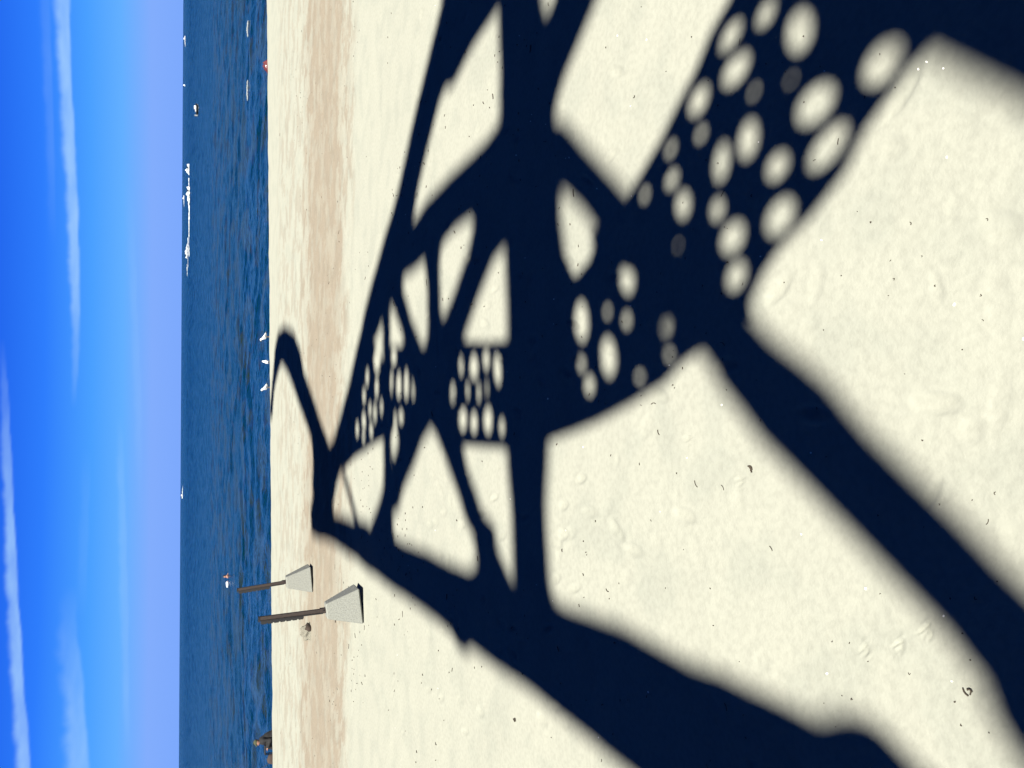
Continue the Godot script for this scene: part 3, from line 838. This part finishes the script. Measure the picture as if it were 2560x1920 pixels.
func build_boats():
	var t = thing("dinghy", "small black inflatable dinghy with white console, adrift off the beach", "boat", Vector3(69.0, SEA, -232.0), 0.15)
	for s in [-1, 1]:
		part("side_tube", tube([Vector3(-1.45, 0.28, 0.55 * s), Vector3(0.6, 0.30, 0.55 * s), Vector3(1.25, 0.42, 0.3 * s), Vector3(1.5, 0.48, 0.02 * s)], [0.24, 0.24, 0.21, 0.18]), mats.black, t)
	part("floor", box_mesh(Vector3(0, 0.12, 0), Vector3(2.6, 0.12, 0.9)), mats.grey, t)
	part("console", post_mesh(Vector3(0.9, 0.55, 0.6), 0.06), mats.white, t, Vector3(0.55, 0.72, 0))
	part("seat", post_mesh(Vector3(0.5, 0.3, 0.6), 0.05), mats.white, t, Vector3(-0.3, 0.58, 0))
	part("outboard_motor", post_mesh(Vector3(0.35, 0.7, 0.35), 0.07), mats.grey, t, Vector3(-1.55, 0.5, 0))
	jet_ski("jet ski with a short white spray, leading the pair on the water", Vector3(118.0, SEA, -505.0), 0.1, 2.6, 5, mats.white)
	jet_ski("dark jet ski at the head of a long broken white wake", Vector3(97.5, SEA, -468.0), 0.1, 9.0, 15, mats.black)
	jet_ski("jet ski throwing a white bow spray, trailing behind the long wake", Vector3(88.0, SEA, -640.0), PI + 0.15, 7.0, 25, mats.red)
	for b in [[560.0, -1500.0, 0.2, "tiny white motorboat with raised cabin on the horizon"], [500.0, -1550.0, 1.2, "tiny white boat seen end-on at the horizon"], [330.0, -1650.0, -0.1, "white motorboat throwing spray at the horizon, beyond the jet skis"], [-185.0, -1500.0, PI, "tiny white sliver of a boat alone on the horizon"]]:
		var m = thing("motorboat", b[3], "boat", Vector3(b[0], SEA, b[1]), b[2], "boats on the horizon")
		part("hull", hull(9.0, 2.8, 1.3), mats.white, m)
		part("cabin", post_mesh(Vector3(2.6, 1.5, 1.8), 0.25), mats.white, m, Vector3(-0.6, 2.0, 0))
		part("windscreen", post_mesh(Vector3(0.15, 0.7, 1.5), 0.05), mats.black, m, Vector3(0.78, 2.2, 0))
		part("wake", spray(12.0, 0.9, 2.4, 91), mats.foam, m, Vector3(-4.5, 0, 0))
	var w = part("wake_foam", wake_mesh(), mats.foam, self)
	tag(w, "long broken white wake left by the jet skis", "foam")
	w.set_meta("kind", "stuff")

func wake_mesh():
	var st = tool()
	var r = RandomNumberGenerator.new()
	r.seed = 44
	for run in [[94.5, -471.0, 66.0, -478.0, 190, 0.30], [112.0, -507.0, 98.0, -500.0, 46, 0.22], [88.0, -560.0, 70.0, -556.0, 60, 0.22], [81.0, -632.0, 70.0, -610.0, 30, 0.22]]:
		for i in run[4]:
			var s = r.randf()
			var c = Vector3(lerpf(run[0], run[2], s), SEA + 0.12, lerpf(run[1], run[3], s) + r.randf_range(-1.5, 1.5))
			var q = run[5] * r.randf_range(0.5, 1.5) * (1.15 - 0.6 * s)
			box(st, c, Vector3(q * 4.5, q * 1.2, q * 3.0), Basis.from_euler(Vector3(r.randf_range(-0.2, 0.2), r.randf() * 3.0, r.randf_range(-0.2, 0.2))))
	return done(st)

# ---------------------------------------------------------------- people
func build_people():
	# seated behind the crest, turned side-on
	var px = -12.45
	var pz = -31.0
	var t = thing("person", "person in dark clothes and olive cap sitting hunched behind the beach crest", "person", Vector3(px, sand_height(px, pz), pz), 0.25)
	var V = func(x, y, z): return Vector3(x, y, z)
	var bones = [
		[V.call(0.18, 0.12, 0), 0.15, V.call(0.10, 0.32, 0), 0.15], [V.call(0.10, 0.32, 0), 0.15, V.call(0.0, 0.50, 0), 0.15],
		[V.call(0.02, 0.50, -0.15), 0.08, V.call(0.02, 0.50, 0.15), 0.08],
		[V.call(0.16, 0.12, 0.09), 0.10, V.call(-0.20, 0.36, 0.13), 0.075], [V.call(-0.20, 0.36, 0.13), 0.07, V.call(-0.34, 0.04, 0.13), 0.05], [V.call(-0.34, 0.04, 0.13), 0.045, V.call(-0.48, 0.03, 0.14), 0.035],
		[V.call(0.16, 0.12, -0.09), 0.10, V.call(-0.20, 0.36, -0.13), 0.075], [V.call(-0.20, 0.36, -0.13), 0.07, V.call(-0.34, 0.04, -0.13), 0.05], [V.call(-0.34, 0.04, -0.13), 0.045, V.call(-0.48, 0.03, -0.14), 0.035],
		[V.call(0.02, 0.50, 0.18), 0.06, V.call(0.02, 0.27, 0.25), 0.05], [V.call(0.02, 0.27, 0.25), 0.048, V.call(-0.22, 0.36, 0.20), 0.035],
		[V.call(0.02, 0.50, -0.18), 0.06, V.call(0.02, 0.27, -0.25), 0.05], [V.call(0.02, 0.27, -0.25), 0.048, V.call(-0.22, 0.36, -0.20), 0.035]]
	part("clothed_body", skin(bones, 0.028, 0.05), mats.navy, t)
	var head = part("head", skin([[V.call(0.0, 0.52, 0), 0.05, V.call(-0.03, 0.62, 0), 0.05], [V.call(-0.03, 0.70, 0), 0.085, V.call(-0.05, 0.66, 0), 0.075], [V.call(-0.125, 0.675, 0), 0.015, V.call(-0.138, 0.66, 0), 0.014]], 0.014, 0.03), mats.skin, t)
	part("cap", skin([[V.call(-0.02, 0.735, 0), 0.088, V.call(-0.03, 0.74, 0), 0.085], [V.call(-0.09, 0.735, 0), 0.05, V.call(-0.17, 0.72, 0), 0.02]], 0.016, 0.02), mats.olive, head)
	for s in [-1, 1]:
		part("hand", skin([[V.call(-0.22, 0.36, 0.20 * s), 0.028, V.call(-0.28, 0.38, 0.18 * s), 0.03], [V.call(-0.28, 0.38, 0.17 * s), 0.010, V.call(-0.34, 0.37, 0.15 * s), 0.008], [V.call(-0.28, 0.385, 0.185 * s), 0.010, V.call(-0.345, 0.38, 0.175 * s), 0.008], [V.call(-0.28, 0.39, 0.20 * s), 0.010, V.call(-0.335, 0.385, 0.20 * s), 0.008], [V.call(-0.25, 0.39, 0.17 * s), 0.010, V.call(-0.29, 0.41, 0.145 * s), 0.008]], 0.012, 0.012), mats.skin, t)
	# a low folding stand
	var sx = -12.75
	var sz = -30.9
	var f = thing("folding_table", "low dark folding table frame beside the seated person", "table", Vector3(sx, sand_height(sx, sz), sz), 0.25)
	part("tabletop", box_mesh(Vector3(0, 0.45, 0), Vector3(0.30, 0.03, 0.3)), mats.navy, f)
	for s in [Vector2(-1, -1), Vector2(1, -1), Vector2(-1, 1), Vector2(1, 1)]:
		part("leg", tube([Vector3(0.135 * s.x, -0.06, 0.135 * s.y), Vector3(0.135 * s.x, 0.44, 0.135 * s.y)], [0.014, 0.014], 6), mats.navy, f)
	var bx = -13.05
	var bz = -30.8
	var k = thing("backpack", "dark brown backpack on the sand at the crest, beside the folding table", "bag", Vector3(bx, sand_height(bx, bz), bz), 0.1)
	part("bag", skin([[Vector3(-0.08, 0.10, 0), 0.13, Vector3(-0.05, 0.24, 0), 0.11], [Vector3(0.08, 0.10, 0), 0.12, Vector3(0.07, 0.22, 0), 0.10]], 0.03, 0.08), material(0.03, 0.018, 0.014, 0.9), k)
	part("pocket", skin([[Vector3(-0.05, 0.09, 0.11), 0.06, Vector3(0.05, 0.09, 0.11), 0.06]], 0.02, 0.02), mats.brown, k)
	part("strap", tube([Vector3(-0.05, 0.30, 0), Vector3(0.0, 0.37, 0), Vector3(0.05, 0.30, 0)], [0.012, 0.012, 0.012], 6), mats.black, k)
	var rr = thing("fishing_rod", "thin dark fishing rod slanting up from the backpack", "rod", Vector3(bx + 0.06, sand_height(bx, bz) + 0.02, bz + 0.1))
	part("blank", tube([Vector3(0, -0.05, 0), Vector3(-0.5, 0.55, -0.4), Vector3(-1.1, 1.15, -0.8)], [0.012, 0.008, 0.004], 6), mats.black, rr)
	part("grip", tube([Vector3(0.004, -0.06, 0), Vector3(-0.12, 0.14, -0.1)], [0.017, 0.017], 6), mats.brown, rr)
	# bather out in the shallows with a float
	var b = thing("person", "bather in the water with bare shoulders and dark hair, leaning on a float", "person", Vector3(-15.9, SEA, -74.0), 0.2)
	part("body", skin([[V.call(0.0, -0.35, 0), 0.14, V.call(0.02, 0.05, 0), 0.15], [V.call(0.02, 0.06, -0.16), 0.07, V.call(0.02, 0.06, 0.16), 0.07], [V.call(0.02, 0.1, 0), 0.055, V.call(0.02, 0.22, 0), 0.05], [V.call(0.02, 0.30, 0), 0.085, V.call(0.01, 0.27, 0.02), 0.08], [V.call(0.0, 0.06, 0.19), 0.05, V.call(-0.2, 0.0, 0.32), 0.04], [V.call(-0.2, 0.0, 0.32), 0.04, V.call(-0.42, 0.06, 0.22), 0.035], [V.call(0.0, 0.06, -0.19), 0.05, V.call(0.25, 0.02, -0.1), 0.04]], 0.028, 0.05), mats.skin, b)
	part("hair", skin([[V.call(0.04, 0.34, -0.01), 0.085, V.call(0.07, 0.26, -0.02), 0.075]], 0.02, 0.02), mats.black, b)
	var fl = thing("swim_float", "small white and green float in the water beside the bather", "float", Vector3(-16.5, SEA, -73.8))
	part("float_body", skin([[Vector3(-0.16, 0.07, 0), 0.09, Vector3(0.16, 0.09, 0), 0.10]], 0.025, 0.03), mats.white, fl)
	part("band", skin([[Vector3(0.0, 0.02, 0), 0.10, Vector3(0.05, 0.02, 0), 0.105]], 0.02, 0.02), mats.green, fl)
	# red and white cloth at the crest
	var cx = 11.55
	var cz = -32.5
	var cl = thing("beach_towel", "crumpled red and white cloth lying on the beach crest", "towel", Vector3(cx, sand_height(cx, cz), cz))
	var n = noise(88, 6.0, 3)
	var heap = func(i, j):
		var a = i / 17.0 - 0.5
		var c = j / 17.0 - 0.5
		var fall = maxf(0.0, 1.0 - pow(absf(a) * 2.0, 2.0)) * maxf(0.0, 1.0 - pow(absf(c) * 2.0, 2.0))
		return Vector3(c * 0.46, 0.03 + fall * 0.17 * (0.75 + n.get_noise_2d(a * 0.7, c * 1.2)), -a * 0.4)
	part("cloth", sheet(18, 18, heap, null), mats.red, cl)
	part("white_fold", skin([[Vector3(-0.12, 0.07, 0.11), 0.035, Vector3(-0.02, 0.10, 0.1), 0.03]], 0.015, 0.02), mats.white, cl)

# ---------------------------------------------------------------- small breaking waves
func build_foam():
	for f in [[21.3, -54.0, 0.9, 101], [17.6, -54.0, 1.15, 102]]:
		var st = tool()
		var r = RandomNumberGenerator.new()
		r.seed = f[3]
		for i in 110:
			var s = r.randf_range(-0.5, 0.5)
			var w = 1.0 - 4.0 * s * s
			var c = Vector3(s * f[2], r.randf() * 0.055 * w + 0.02, r.randf_range(-0.25, 0.1))
			var q = r.randf_range(0.012, 0.035)
			box(st, c, Vector3(q * 2.0, q, q * 1.5), Basis.from_euler(Vector3(r.randf(), r.randf() * 3.0, r.randf())))
		var o = part("breaking_wave", done(st), mats.thin_foam, self, Vector3(f[0], SEA + 0.03, f[1]))
		o.name = numbered("breaking_wave_foam")
		tag(o, "short white foam of a small wave breaking off the beach", "foam", "small breaking waves")
		o.set_meta("kind", "stuff")

# ---------------------------------------------------------------- litter on the sand
func scrap(st, p, length, thick, turn, bend, r):
	var a = Vector3(cos(turn), 0, sin(turn)) * length * 0.5
	var side = Vector3(-a.z, 0, a.x).normalized()
	var prev = p - a
	for i in 3:
		var s = (i + 1) / 3.0
		var q = p - a + 2.0 * a * s + side * bend * sin(s * PI) + Vector3(0, thick * 0.4 * r.randf(), 0)
		var m = (prev + q) / 2
		var d = (q - prev)
		box(st, m, Vector3(d.length() * 1.05, thick, thick * 1.1), Basis(Vector3.UP, atan2(-d.z, d.x)))
		prev = q

func build_litter():
	var r = RandomNumberGenerator.new()
	r.seed = 17
	var st = tool()
	var clusters = []
	for i in 26:
		var z0 = -2.6 - 24.0 * pow(r.randf(), 1.5)
		clusters.append(Vector2(r.randf_range(-0.5, 0.5) * -z0, z0))
	clusters.append_array([Vector2(3.6, -9.2), Vector2(3.0, -10.2), Vector2(1.9, -8.4), Vector2(2.3, -7.7), Vector2(-2.2, -11.3), Vector2(-2.3, -11.0), Vector2(-2.0, -11.6)])
	for i in 620:
		var p
		if i % 2:
			var c = clusters[r.randi() % clusters.size()]
			p = c + Vector2(r.randfn(), r.randfn()) * 0.45
		else:
			var z0 = -2.3 - 26.0 * pow(r.randf(), 1.4)
			p = Vector2(r.randf_range(-0.55, 0.55) * -z0, z0)
		if p.y > -2.0 or p.y < crest(p.x) + 0.3:
			continue
		var big_ = r.randf() < 0.12
		var far = clampf(-p.y / 8.0, 0.42, 1.2)
		scrap(st, Vector3(p.x, sand_height(p.x, p.y) + 0.003, p.y), (r.randf_range(0.008, 0.03) if not big_ else r.randf_range(0.03, 0.09)) * far, r.randf_range(0.003, 0.007) * far, r.randf() * PI, r.randf_range(-0.008, 0.008), r)
	var o = part("beach_litter", done(st), mats.twig, self)
	tag(o, "scattered dark bits of twig and seaweed on the sand", "litter")
	o.set_meta("kind", "stuff")
	var sh = tool()
	for i in 60:
		var z0 = -2.2 - 10.0 * pow(r.randf(), 1.6)
		var x0 = r.randf_range(-0.5, 0.5) * -z0
		box(sh, Vector3(x0, sand_height(x0, z0) + 0.002, z0), Vector3(r.randf_range(0.004, 0.012), 0.004, r.randf_range(0.004, 0.010)), Basis(Vector3.UP, r.randf() * 3.0))
	var s = part("shell_bits", done(sh), mats.shell, self)
	tag(s, "tiny white bits of shell strewn on the sand", "shells")
	s.set_meta("kind", "stuff")
	var kinds = ["brown curl of dried seaweed between the thick slanting shadow and its neighbour", "small dark seaweed tuft in the open sand inside the shadow frame", "brown seaweed scrap on the sunlit sand below the concrete posts", "dark seaweed knot near the rock on sunlit sand"]
	var spots = SCRAPS
	for i in spots.size():
		var ss = tool()
		var lie = r.randf() * PI
		for k in 3:
			scrap(ss, Vector3(r.randf_range(-0.012, 0.012), 0.004 + 0.002 * k, r.randf_range(-0.012, 0.012)), r.randf_range(0.015, 0.04) * spots[i][2], 0.004 * spots[i][2], lie + r.randf_range(-0.6, 0.6), r.randf_range(-0.015, 0.015), r)
		var w = part("seaweed_scrap", done(ss), mats.twig, self, Vector3(spots[i][0], sand_height(spots[i][0], spots[i][1]), spots[i][1]))
		w.name = numbered("seaweed_scrap")
		tag(w, kinds[i], "seaweed", "scraps of seaweed on the sand")
